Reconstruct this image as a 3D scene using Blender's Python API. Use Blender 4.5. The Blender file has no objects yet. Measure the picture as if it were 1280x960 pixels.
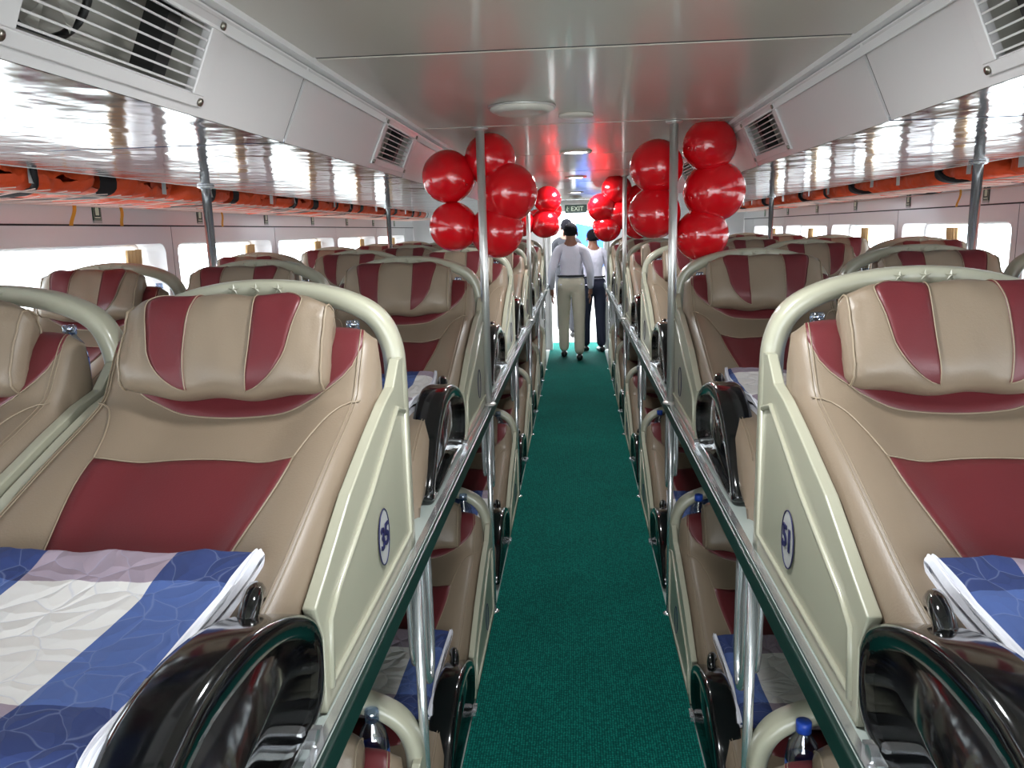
import bpy, bmesh, math, random
from mathutils import Vector, Matrix, noise
sc = bpy.context.scene
COL = sc.collection
random.seed(7)
ORD = ['first', 'second', 'third', 'fourth', 'fifth', 'sixth', 'seventh', 'eighth', 'ninth', 'tenth', 'eleventh', 'twelfth', 'thirteenth', 'fourteenth', 'fifteenth', 'sixteenth', 'seventeenth', 'eighteenth']

# ------------------------------------------------------------------ camera
cd = bpy.data.cameras.new('camera'); cam = bpy.data.objects.new('camera', cd); COL.objects.link(cam)
cd.sensor_width = 36; cd.lens = 982/1280*36; cd.clip_start = .02; cd.clip_end = 500
AX = Vector((0.996545575, -0.009670812, -0.082482676)); AY = Vector((0.079080005, -0.19281976, 0.978042378)); AZ = Vector((-0.025362754, -0.981186535, -0.191388911))
right = Vector((AX[0], AY[0], AZ[0])); down = Vector((AX[1], AY[1], AZ[1])); fwd = Vector((AX[2], AY[2], AZ[2]))
m = Matrix((right, -down, -fwd)).transposed().to_4x4(); m.translation = (-0.006, 0, 1.70)
cam.matrix_world = m
sc.camera = cam

# ------------------------------------------------------------------ world, exposure
sc.view_settings.view_transform = 'Standard'; sc.view_settings.look = 'None'
sc.view_settings.gamma = 1; sc.view_settings.use_curve_mapping = False
sc.view_settings.exposure = 0.0
w = bpy.data.worlds.new('sky'); sc.world = w; w.use_nodes = True
bg = w.node_tree.nodes['Background']; bg.inputs[0].default_value = (.86, .93, 1, 1); bg.inputs[1].default_value = 10.5

def portal(name, loc, rot, sx, sy):
    l = bpy.data.lights.new(name, 'AREA'); l.shape = 'RECTANGLE'; l.size = sx; l.size_y = sy; l.cycles.is_portal = True
    o = bpy.data.objects.new(name, l); o.location = loc; o.rotation_euler = rot; COL.objects.link(o); return o
# sky light is sampled through the openings: the open stern end and the two window rows
portal('stern_portal', (0, -2.02, 1.05), (math.radians(90), 0, 0), 4.6, 2.1)
portal('port_portal', (-2.5, 4.9, 1.41), (0, math.radians(-90), 0), .56, 12.4)
portal('starboard_portal', (2.5, 4.9, 1.41), (0, math.radians(90), 0), .56, 12.4)

# ------------------------------------------------------------------ materials
def S(c):  # sRGB 0-255 -> linear
    return tuple(((v/255)/12.92 if v/255 <= .04045 else ((v/255+.055)/1.055)**2.4) for v in c) + (1,)
def mat(name, col, rough=.5, metal=0, bump=None, bscale=60, bstr=.2, var=0, coat=0, trans=0, emit=None, estr=0, alpha=1, spec=None):
    M = bpy.data.materials.new(name); M.use_nodes = True; nt = M.node_tree; b = nt.nodes['Principled BSDF']
    b.inputs['Base Color'].default_value = S(col); b.inputs['Roughness'].default_value = rough; b.inputs['Metallic'].default_value = metal
    b.inputs['Coat Weight'].default_value = coat; b.inputs['Transmission Weight'].default_value = trans; b.inputs['Alpha'].default_value = alpha
    b.inputs['Coat Roughness'].default_value = .08
    if spec is not None: b.inputs['Specular IOR Level'].default_value = spec
    if emit: b.inputs['Emission Color'].default_value = S(emit); b.inputs['Emission Strength'].default_value = estr
    if bump or var:
        tc = nt.nodes.new('ShaderNodeTexCoord')
        n = nt.nodes.new('ShaderNodeTexNoise'); n.inputs['Scale'].default_value = bscale; n.inputs['Detail'].default_value = 3
        nt.links.new(tc.outputs['Object'], n.inputs['Vector'])
        if bump:
            bp = nt.nodes.new('ShaderNodeBump'); bp.inputs['Strength'].default_value = bstr; bp.inputs['Distance'].default_value = bump
            nt.links.new(n.outputs['Fac'], bp.inputs['Height']); nt.links.new(bp.outputs['Normal'], b.inputs['Normal'])
        if var:
            n2 = nt.nodes.new('ShaderNodeTexNoise'); n2.inputs['Scale'].default_value = 5; nt.links.new(tc.outputs['Object'], n2.inputs['Vector'])
            mr = nt.nodes.new('ShaderNodeMapRange'); mr.inputs[3].default_value = 1-var; mr.inputs[4].default_value = 1+var
            mx = nt.nodes.new('ShaderNodeVectorMath'); mx.operation = 'SCALE'; mx.inputs[0].default_value = S(col)[:3]
            nt.links.new(n2.outputs['Fac'], mr.inputs[0]); nt.links.new(mr.outputs[0], mx.inputs['Scale']); nt.links.new(mx.outputs[0], b.inputs['Base Color'])
    return M
M = {}
M['beige'] = mat('beige_leather', (130, 114, 96), .42, bump=.002, bscale=260, bstr=.18, var=.05)
M['maroon'] = mat('maroon_leather', (98, 36, 40), .42, bump=.002, bscale=260, bstr=.15, var=.05)
M['piping'] = mat('cream_piping', (142, 126, 105), .5)
M['shell'] = mat('cream_plastic', (168, 166, 146), .3, coat=.2)
M['black'] = mat('gloss_black_plastic', (9, 10, 12), .12, coat=.6)
M['chrome'] = mat('polished_steel', (220, 222, 224), .2, .85)
M['steel'] = mat('brushed_steel', (214, 212, 208), .35, .75, bump=.001, bscale=40, bstr=.1)
M['edge'] = mat('carpet_reflection_edge_trim', (16, 46, 40), .35)  # carpet's reflection in the steel deck edge, painted on as dark green
M['deck'] = mat('pale_grey_deck_board', (176, 186, 180), .35)
M['white'] = mat('white_panel', (228, 224, 224), .35, coat=.1)
M['fascia'] = mat('gloss_white_panel', (202, 198, 198), .3, coat=.2)
M['dark'] = mat('dark_joint', (20, 20, 24), .6)
M['hull'] = mat('hull_lining', (150, 150, 150), .6)
M['lining'] = mat('white_quilt_lining', (225, 225, 232), .8, bump=.004, bscale=30, bstr=.5)
M['orange'] = mat('orange_nylon', (232, 84, 38), .55, bump=.02, bscale=14, bstr=.7, var=.12)
M['strap'] = mat('black_webbing', (22, 20, 24), .7)
M['reflect'] = mat('silver_reflective_tape', (215, 215, 215), .35, .3)
M['yellow'] = mat('yellow_webbing', (214, 160, 40), .6)
M['net'] = mat('net_cord', (225, 200, 190), .7)
M['tan'] = mat('tan_curtain_cloth', (196, 158, 112), .8)
M['sign'] = mat('dark_green_sign', (18, 58, 42), .4)
M['signpale'] = mat('pale_sign_print', (214, 230, 205), .5)
M['navyink'] = mat('navy_ink', (24, 24, 72), .5)
M['plate'] = mat('white_number_sticker', (178, 178, 176), .4)
M['lamp'] = mat('lit_lamp_diffuser', (255, 255, 255), .4, emit=(245, 250, 255), estr=14)
M['lampoff'] = mat('cream_lamp_cover', (214, 206, 196), .35)
M['screw'] = mat('screw_metal', (150, 145, 135), .3, 1)
M['grilldark'] = mat('vent_interior', (176, 172, 164), .6)
M['fan'] = mat('fan_black', (34, 34, 34), .5)
M['cap'] = mat('blue_bottle_cap', (40, 80, 190), .4)
M['label'] = mat('blue_bottle_label', (70, 110, 200), .4)
M['label2'] = mat('pale_bottle_cap', (200, 205, 220), .4)
M['skin'] = mat('skin', (128, 84, 66), .5)
M['hair'] = mat('black_hair', (22, 20, 24), .95, spec=.1, bump=.01, bscale=90, bstr=.6)
M['shirt'] = mat('pale_shirt', (206, 202, 216), .8, bump=.02, bscale=12, bstr=.6)
M['khaki'] = mat('khaki_trousers', (192, 184, 166), .8, bump=.02, bscale=12, bstr=.6)
M['navy'] = mat('navy_cloth', (30, 34, 56), .8)
M['darkcloth'] = mat('charcoal_cloth', (28, 28, 34), .8)
M['shoe'] = mat('black_shoe_leather', (20, 18, 18), .4)
M['bluetarp'] = mat('blue_tarpaulin', (58, 110, 205), .6)
M['bag'] = mat('white_plastic_bag', (225, 225, 228), .4)
M['quay'] = mat('pale_concrete', (190, 188, 180), .8)
def glass(name, col, rough=0.0, fac=.12):
    G = bpy.data.materials.new(name); G.use_nodes = True; nt = G.node_tree; nt.nodes.clear()
    o = nt.nodes.new('ShaderNodeOutputMaterial'); mx = nt.nodes.new('ShaderNodeMixShader'); mx.inputs[0].default_value = fac
    t = nt.nodes.new('ShaderNodeBsdfTransparent'); t.inputs[0].default_value = S(col); g = nt.nodes.new('ShaderNodeBsdfGlossy'); g.inputs['Roughness'].default_value = .03
    nt.links.new(t.outputs[0], mx.inputs[1]); nt.links.new(g.outputs[0], mx.inputs[2]); nt.links.new(mx.outputs[0], o.inputs[0]); return G
M['glass'] = glass('window_glass', (244, 250, 252), fac=.06)
M['bottle'] = glass('clear_bottle_plastic', (206, 222, 246), fac=.28)

def ceiling_mat():
    X = mat('grey_gloss_ceiling_panel', (198, 190, 180), .3, coat=.3); nt = X.node_tree; b = nt.nodes['Principled BSDF']
    tc = nt.nodes.new('ShaderNodeTexCoord'); n = nt.nodes.new('ShaderNodeTexNoise'); n.inputs['Scale'].default_value = 2.2
    bp = nt.nodes.new('ShaderNodeBump'); bp.inputs['Strength'].default_value = .1; bp.inputs['Distance'].default_value = .02
    nt.links.new(tc.outputs['Object'], n.inputs['Vector']); nt.links.new(n.outputs['Fac'], bp.inputs['Height']); nt.links.new(bp.outputs['Normal'], b.inputs['Normal']); nt.links.new(bp.outputs['Normal'], b.inputs['Coat Normal']); return X
M['ceiling'] = ceiling_mat()
def soffit_mat():
    X = mat('mirror_polished_soffit', (188, 188, 194), .10, .96); nt = X.node_tree; b = nt.nodes['Principled BSDF']
    tc = nt.nodes.new('ShaderNodeTexCoord'); mp = nt.nodes.new('ShaderNodeMapping'); mp.inputs['Scale'].default_value = (1.3, 1.0, 1)
    n = nt.nodes.new('ShaderNodeTexNoise'); n.inputs['Scale'].default_value = 3.4; n.inputs['Detail'].default_value = 3
    bp = nt.nodes.new('ShaderNodeBump'); bp.inputs['Strength'].default_value = .2; bp.inputs['Distance'].default_value = .03
    nt.links.new(tc.outputs['Object'], mp.inputs[0]); nt.links.new(mp.outputs[0], n.inputs['Vector']); nt.links.new(n.outputs['Fac'], bp.inputs['Height']); nt.links.new(bp.outputs['Normal'], b.inputs['Normal']); return X
M['soffit'] = soffit_mat()
def carpet_mat():
    X = mat('green_looped_matting', (6, 84, 70), .95, spec=.12); nt = X.node_tree; b = nt.nodes['Principled BSDF']
    tc = nt.nodes.new('ShaderNodeTexCoord'); v = nt.nodes.new('ShaderNodeTexVoronoi'); v.inputs['Scale'].default_value = 112; v.inputs['Randomness'].default_value = .25
    n = nt.nodes.new('ShaderNodeTexNoise'); n.inputs['Scale'].default_value = 2.5; n.inputs['Detail'].default_value = 4
    cr = nt.nodes.new('ShaderNodeValToRGB'); cr.color_ramp.elements[0].color = S((22, 156, 136)); cr.color_ramp.elements[0].position = .05; cr.color_ramp.elements[1].color = S((2, 70, 65)); cr.color_ramp.elements[1].position = .6
    hs = nt.nodes.new('ShaderNodeMapRange'); hs.inputs[3].default_value = .8; hs.inputs[4].default_value = 1.25
    mx = nt.nodes.new('ShaderNodeVectorMath'); mx.operation = 'SCALE'
    bp = nt.nodes.new('ShaderNodeBump'); bp.invert = True; bp.inputs['Strength'].default_value = .7; bp.inputs['Distance'].default_value = .004
    L = nt.links.new
    L(tc.outputs['Object'], v.inputs['Vector']); L(tc.outputs['Object'], n.inputs['Vector']); L(v.outputs['Distance'], cr.inputs[0]); L(n.outputs['Fac'], hs.inputs[0])
    L(cr.outputs[0], mx.inputs[0]); L(hs.outputs[0], mx.inputs['Scale']); L(mx.outputs[0], b.inputs['Base Color']); L(v.outputs['Distance'], bp.inputs['Height']); L(bp.outputs['Normal'], b.inputs['Normal']); return X
M['carpet'] = carpet_mat()
def plaid_mat(name, x1, x2, invert=False):
    """broad blue / white stripes across x, tone bands along y, quilting stitches"""
    X = mat(name, (60, 90, 160), .85); nt = X.node_tree; b = nt.nodes['Principled BSDF']; L = nt.links.new; N = nt.nodes.new
    tc = N('ShaderNodeTexCoord'); nz = N('ShaderNodeTexNoise'); nz.inputs['Scale'].default_value = 6
    ds = N('ShaderNodeVectorMath'); ds.operation = 'MULTIPLY_ADD'; ds.inputs[1].default_value = (.02, .02, .02)
    L(tc.outputs['Object'], nz.inputs['Vector']); L(nz.outputs['Color'], ds.inputs[0]); L(tc.outputs['Object'], ds.inputs[2])
    sp = N('ShaderNodeSeparateXYZ'); L(ds.outputs[0], sp.inputs[0])
    def cmp(sock, lo, hi):
        a = N('ShaderNodeMath'); a.operation = 'GREATER_THAN'; a.inputs[1].default_value = lo; L(sock, a.inputs[0])
        c = N('ShaderNodeMath'); c.operation = 'LESS_THAN'; c.inputs[1].default_value = hi; L(sock, c.inputs[0])
        d = N('ShaderNodeMath'); d.operation = 'MULTIPLY'; L(a.outputs[0], d.inputs[0]); L(c.outputs[0], d.inputs[1]); return d.outputs[0]
    ab = N('ShaderNodeMath'); ab.operation = 'ABSOLUTE'; L(sp.outputs[0], ab.inputs[0])
    fx = cmp(ab.outputs[0], x1, x2)              # 1 inside the pale stripe
    ay = N('ShaderNodeMath'); ay.operation = 'ABSOLUTE'; L(sp.outputs[1], ay.inputs[0])
    fy = cmp(ay.outputs[0], .70, .98)             # 1 inside the light band
    pale = N('ShaderNodeMix'); pale.data_type = 'RGBA'; pale.inputs[6].default_value = S((150, 134, 146)); pale.inputs[7].default_value = S((214, 210, 206)); L(fy, pale.inputs[0])
    blue = N('ShaderNodeMix'); blue.data_type = 'RGBA'; blue.inputs[6].default_value = S((38, 54, 104)); blue.inputs[7].default_value = S((70, 92, 148)); L(fy, blue.inputs[0])
    mix = N('ShaderNodeMix'); mix.data_type = 'RGBA'; L(fx, mix.inputs[0]); L(blue.outputs[2], mix.inputs[6]); L(pale.outputs[2], mix.inputs[7])
    # stitched arcs
    n2 = N('ShaderNodeTexNoise'); n2.inputs['Scale'].default_value = 9; L(tc.outputs['Object'], n2.inputs['Vector'])
    d2 = N('ShaderNodeVectorMath'); d2.operation = 'MULTIPLY_ADD'; d2.inputs[1].default_value = (.07, .07, .0); L(n2.outputs['Color'], d2.inputs[0]); L(tc.outputs['Object'], d2.inputs[2])
    vo = N('ShaderNodeTexVoronoi'); vo.feature = 'DISTANCE_TO_EDGE'; vo.inputs['Scale'].default_value = 17; L(d2.outputs[0], vo.inputs['Vector'])
    st = N('ShaderNodeMapRange'); st.inputs[1].default_value = .004; st.inputs[2].default_value = .02; st.inputs[3].default_value = .22; st.inputs[4].default_value = 0; L(vo.outputs['Distance'], st.inputs[0])
    fin = N('ShaderNodeMix'); fin.data_type = 'RGBA'; fin.inputs[7].default_value = S((150, 160, 192)); L(st.outputs[0], fin.inputs[0]); L(mix.outputs[2], fin.inputs[6]); L(fin.outputs[2], b.inputs['Base Color'])
    pw = N('ShaderNodeMapRange'); pw.inputs[1].default_value = 0; pw.inputs[2].default_value = .3; L(vo.outputs['Distance'], pw.inputs[0])
    bp = N('ShaderNodeBump'); bp.inputs['Strength'].default_value = .55; bp.inputs['Distance'].default_value = .012; L(pw.outputs[0], bp.inputs['Height']); L(bp.outputs['Normal'], b.inputs['Normal'])
    return X
M['plaid_a'] = plaid_mat('blue_white_checked_quilt', .205, .41)
M['plaid_b'] = plaid_mat('white_edged_blue_quilt', .0, .14)
M['plaid_c'] = plaid_mat('blue_banded_pale_quilt', .12, .30)
def balloon_mat():
    X = mat('red_balloon_rubber', (205, 14, 26), .16, coat=.5); b = X.node_tree.nodes['Principled BSDF']
    b.inputs['Subsurface Weight'].default_value = .35; b.inputs['Subsurface Radius'].default_value = (.08, .01, .01); b.inputs['Subsurface Scale'].default_value = .5
    return X
M['balloon'] = balloon_mat()

# ------------------------------------------------------------------ mesh helpers
def link(name, me, parent=None, loc=None):
    o = bpy.data.objects.new(name, me); COL.objects.link(o)
    if parent: o.parent = parent
    if loc: o.location = loc
    return o
def tag(o, label=None, cat=None, group=None, kind=None):
    if label: o['label'] = label
    if cat: o['category'] = cat
    if group: o['group'] = group
    if kind: o['kind'] = kind
    return o
def empty(name, loc, label, cat, group=None):
    o = link(name, None, loc=loc); o.empty_display_size = .05; return tag(o, label, cat, group)
def mesh(name, verts, faces, mt, smooth=True):
    me = bpy.data.meshes.new(name); me.from_pydata([tuple(v) for v in verts], [], faces); me.materials.append(M[mt] if isinstance(mt, str) else mt)
    bm = bmesh.new(); bm.from_mesh(me); bmesh.ops.recalc_face_normals(bm, faces=bm.faces); bm.to_mesh(me); bm.free()
    if smooth: me.polygons.foreach_set('use_smooth', [True]*len(me.polygons))
    me.update(); return me
class MB:
    def __init__(s): s.v = []; s.f = []
    def add(s, v, f):
        n = len(s.v); s.v += [tuple(p) for p in v]; s.f += [tuple(i+n for i in q) for q in f]; return s
    def box(s, c, d, R=None):
        P = []
        for x in (-1, 1):
            for y in (-1, 1):
                for z in (-1, 1):
                    p = Vector((x*d[0]/2, y*d[1]/2, z*d[2]/2))
                    if R: p = R @ p
                    P.append(p+Vector(c))
        return s.add(P, [(0, 1, 3, 2), (4, 6, 7, 5), (0, 4, 5, 1), (2, 3, 7, 6), (0, 2, 6, 4), (1, 5, 7, 3)])
    def tube(s, pts, r, n=10, closed=False, flat=None):
        pts = [Vector(p) for p in pts]; N = len(pts); rr = r if isinstance(r, (list, tuple)) else [r]*N
        ref = None; V = []
        for i, p in enumerate(pts):
            a = pts[(i-1) % N] if (i > 0 or closed) else p; b = pts[(i+1) % N] if (i < N-1 or closed) else p
            t = (b-a).normalized()
            if ref is None:
                ref = Vector((0, 0, 1)) if abs(t.z) < .9 else Vector((1, 0, 0))
                ref = (ref-t*ref.dot(t)).normalized()
            else:
                q = ref-t*ref.dot(t); ref = q.normalized() if q.length > 1e-6 else ref
            bi = t.cross(ref)
            for k in range(n):
                an = 2*math.pi*k/n; V.append(p+(ref*math.cos(an)+bi*math.sin(an))*rr[i])
        F = []
        for i in range(N if closed else N-1):
            j = (i+1) % N
            for k in range(n):
                l = (k+1) % n; F.append((i*n+k, i*n+l, j*n+l, j*n+k))
        if not closed: F += [tuple(range(n)), tuple(range((N-1)*n, N*n))]
        return s.add(V, F)
    def lathe(s, prof, c=(0, 0, 0), n=24, axis='Z'):
        V = []
        for r, z in prof:
            for k in range(n):
                a = 2*math.pi*k/n; x, y = r*math.cos(a), r*math.sin(a)
                V.append((c[0]+x, c[1]+y, c[2]+z) if axis == 'Z' else ((c[0]+z, c[1]+x, c[2]+y) if axis == 'X' else (c[0]+x, c[1]+z, c[2]+y)))
        F = [(i*n+k, i*n+(k+1) % n, (i+1)*n+(k+1) % n, (i+1)*n+k) for i in range(len(prof)-1) for k in range(n)]
        F += [tuple(range(n)), tuple(range((len(prof)-1)*n, len(prof)*n))]
        return s.add(V, F)
    def grid(s, fn, na, nb):
        V = [fn(i/na, j/nb) for i in range(na+1) for j in range(nb+1)]
        F = [(i*(nb+1)+j, i*(nb+1)+j+1, (i+1)*(nb+1)+j+1, (i+1)*(nb+1)+j) for i in range(na) for j in range(nb)]
        return s.add(V, F)
    def me(s, name, mt, smooth=False): return mesh(name, s.v, s.f, mt, smooth)
    def build(s, name, mt, parent=None, smooth=False): return link(name, s.me(name, mt, smooth), parent)
def bevel(o, w=.004, seg=2):
    b = o.modifiers.new('bevel', 'BEVEL'); b.width = w; b.segments = seg; b.limit_method = 'ANGLE'; return o
def cr(pts, n=6, closed=False):
    P = [Vector(p) for p in pts]; N = len(P); out = []
    rng = range(N if closed else N-1)
    for i in rng:
        if closed: a, b, c, d = P[(i-1) % N], P[i], P[(i+1) % N], P[(i+2) % N]
        else: a, b, c, d = P[max(i-1, 0)], P[i], P[i+1], P[min(i+2, N-1)]
        for k in range(n):
            t = k/n; out.append(.5*((2*b)+(c-a)*t+(2*a-5*b+4*c-d)*t*t+(3*b-3*c+d-a)*t**3))
    if not closed: out.append(P[-1])
    return out
def prism(poly, x0, x1):  # polygon of (y,z) extruded in x
    n = len(poly); V = [(x0, p[0], p[1]) for p in poly]+[(x1, p[0], p[1]) for p in poly]
    return V, [tuple(range(n)), tuple(range(n, 2*n))]+[(i, (i+1) % n, n+(i+1) % n, n+i) for i in range(n)]
def text_mesh(body, size, mt, depth=.0015, bold=.0):
    c = bpy.data.curves.new('t', 'FONT'); c.body = body; c.size = size; c.extrude = depth; c.align_x = 'CENTER'; c.align_y = 'CENTER'; c.offset = bold; c.resolution_u = 3
    o = bpy.data.objects.new('t', c); COL.objects.link(o); dg = bpy.context.evaluated_depsgraph_get(); me = bpy.data.meshes.new_from_object(o.evaluated_get(dg))
    bpy.data.objects.remove(o); me.materials.clear(); me.materials.append(M[mt]); me.name = 'lettering'; return me

# ================================================================== SETTING
PITCH = 1.57; Y0 = 1.70; XE = .365; WALL = 2.30; YN, YF = -2.0, 11.2
ZD = .985; ZC = 2.10
def struct(o): o['kind'] = 'structure'; return o
# floor and carpet
struct(MB().box((0, (YN+YF+3)/2, -.03), (5.2, YF+3-YN, .04)).build('floor', 'deck'))
carp = MB().box((0, (YN+11.9)/2, -.001), (.776, 11.9-YN, .016)).build('carpet_runner', 'carpet')
tag(carp, 'long green looped matting runner down the aisle', 'carpet')
# ceiling
seams = [-2.0, -.62, .63, 1.88, 3.17, 4.42, 5.70, 6.98, 8.25, 9.5, 10.6, 11.2]
ceil = struct(MB().box((0, (YN+YF)/2, 2.17), (4.7, YF-YN, .02)).build('ceiling', 'hull'))
for a, b in zip(seams[:-1], seams[1:]):
    o = MB().box((0, (a+b)/2, ZC+.008), (1.216, b-a-.024, .016)).build('ceiling_panel', 'ceiling', ceil)
MB().box((0, (YN+YF)/2, ZC+.007), (1.22, YF-YN, .008)).build('joint_backing', 'dark', ceil)
XS, ZS, XO = .69, 1.918, 1.60
for side, s in (('left', -1), ('right', 1)):
    fas = struct(MB().box((s*.612, (YN+YF)/2, ZC-.004), (.022, YF-YN, .018)).build('trim_'+('1' if s < 0 else '2'), 'white'))
    tr = MB().box((s*.622, (YN+YF)/2, ZC-.03), (.004, YF-YN, .03)).build('trim_groove', 'white', fas)
    # fascia panels between the same seams, each one a piece
    fd = Vector((s*(XS-.618), 0, ZS-(ZC-.02))); Lf = fd.length; fdn = fd.normalized(); nrm = Vector((-s*abs(fdn.z), 0, -abs(fdn.x)))
    groot = fas
    holes = []
    vents = [(-.83, -.38), (.95, 1.40), (2.69, 3.11), (4.55, 5.0), (6.35, 6.8), (8.35, 8.8)]
    for a, b in zip(seams[:-1], seams[1:]):
        mb = MB(); hs = [v for v in vents if v[0] > a and v[1] < b]
        def P(f, y, off=0): return Vector((s*.618, y, ZC-.02))+fd*f+nrm*off
        def slab(f0, f1, y0, y1, mb=mb):
            V = [P(f, y, o_) for f in (f0, f1) for y in (y0, y1) for o_ in (0, -.012)]
            mb.add(V, [(0, 1, 3, 2), (4, 6, 7, 5), (0, 4, 5, 1), (2, 3, 7, 6), (0, 2, 6, 4), (1, 5, 7, 3)])
        y = a+.009
        for h in hs:
            slab(0, 1, y, h[0]); slab(0, .14, h[0], h[1]); slab(.78, 1, h[0], h[1]); y = h[1]
        slab(0, 1, y, b-.009)
        mb.build('fascia_panel', 'fascia', groot)
    MB().add([P(f, y, -.014) for f in (0, 1) for y in (seams[0], seams[0]+.001)], [(0, 1, 3, 2)])
    # backing strips behind joints
    mb = MB()
    for q in seams[1:-1]:
        V = [P(f, y, o_) for f in (0, 1) for y in (q-.02, q+.02) for o_ in (-.006, -.011)]
        mb.add(V, [(0, 1, 3, 2), (4, 6, 7, 5), (0, 4, 5, 1), (2, 3, 7, 6), (0, 2, 6, 4), (1, 5, 7, 3)])
    mb.build('joint_backing', 'dark', groot)
    # soffit sheets
    sof = struct(MB().box((s*(XS+XO)/2, (YN+YF)/2, ZS+.035), (XO-XS-.02, YF-YN, .02)).build('trim_'+('3' if s < 0 else '4'), 'dark'))
    for a, b in zip(seams[:-1], seams[1:]):
        o = MB().box((s*(XS+XO)/2, (a+b)/2, ZS+.008), (XO-XS, b-a-.010, .016)).build('soffit_sheet', 'soffit', sof); bevel(o, .004)
    o = MB().box((s*(XO+.004), (YN+YF)/2, ZS+.014), (.012, YF-YN, .03)).build('edge_strip', 'steel', sof); bevel(o, .004)
    # vents as things
    for i, (v0, v1) in enumerate(vents):
        if v0 < 0: continue
        c = P(.44, (v0+v1)/2)
        far = ['nearest the camera', 'second from the camera', 'third from the camera', 'fourth from the camera', 'fifth from the camera', ''][i-1]
        vt = empty('air_vent', c, f'slatted white air vent in the {side} ceiling fascia, {far}', 'vent', 'air vents in the ceiling fascias')
        def Q(f, y, off=0): return P(f, y, off)-c
        mb = MB()
        for (f0, f1, y0, y1) in ((.03, .13, v0-.04, v1+.04), (.79, .91, v0-.04, v1+.04), (.13, .79, v0-.04, v0+.002), (.13, .79, v1-.002, v1+.04)):
            V = [Q(f, y, o_) for f in (f0, f1) for y in (y0, y1) for o_ in (.006, .0)]
            mb.add(V, [(0, 1, 3, 2), (4, 6, 7, 5), (0, 4, 5, 1), (2, 3, 7, 6), (0, 2, 6, 4), (1, 5, 7, 3)])
        bevel(mb.build('vent_frame', 'fascia', vt), .002)
        mb = MB()
        V = [Q(f, y, o_) for f in (.10, .78) for y in (v0-.01, v1+.01) for o_ in (-.10, -.013)]
        mb.add(V, [(0, 4, 6, 2), (0, 1, 5, 4), (2, 6, 7, 3), (0, 2, 3, 1), (4, 5, 7, 6)]); mb.build('vent_duct', 'grilldark', vt)
        for k in range(7):
            f = .13+.66*(k+.5)/7
            V = [Q(ff, y, o_) for ff in (f-.009, f+.009) for y in (v0, v1) for o_ in (.002, -.01)]
            MB().add(V, [(0, 1, 3, 2), (4, 6, 7, 5), (0, 4, 5, 1), (2, 3, 7, 6), (0, 2, 6, 4), (1, 5, 7, 3)]).build('slat', 'fascia', vt)
        # fan wheel and dark bracket behind slats
        if i <= 2:
            cc = Q(.42, v0+.12, -.055); ring = [cc+Vector((0, math.cos(t)*.085, 0))+fdn*(math.sin(t)*.068) for t in [2*math.pi*k/28 for k in range(28)]]
            fn = MB().tube(ring, .006, 8, True).build('fan_ring', 'fan', vt, True)
            mb = MB()
            for k in range(5):
                t = 2*math.pi*k/5+.3; d1 = Vector((0, math.cos(t), 0))+fdn*math.sin(t)*.8; d2 = Vector((0, math.cos(t+.6), 0))+fdn*math.sin(t+.6)*.8
                mb.add([cc+d1*.018, cc+d1*.075, cc+d2*.078+nrm*.012, cc+d2*.02+nrm*.008], [(0, 1, 2, 3)])
            mb.build('fan_blades', 'grilldark', fn)
            mb = MB(); V = [Q(f, y, o_) for f in (.12, .76) for y in (v1-.10, v1-.06) for o_ in (-.02, -.06)]
            mb.add(V, [(0, 1, 3, 2), (4, 6, 7, 5), (0, 4, 5, 1), (2, 3, 7, 6), (0, 2, 6, 4), (1, 5, 7, 3)]); mb.build('bracket', 'fan', vt)
        for f in (.08, .85):
            for y in (v0-.025, v1+.025):
                b0 = Q(f, y, .006); MB().tube([b0, b0+nrm*.005], .007, 10).build('screw', 'screw', vt, True)

# unseen wall added at the stern to shade the left seats, rest left open
struct(MB().box((-1.65, YN-.02, 1.06), (1.5, .04, 2.12)).build('wall_added_shade', 'white'))
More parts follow.
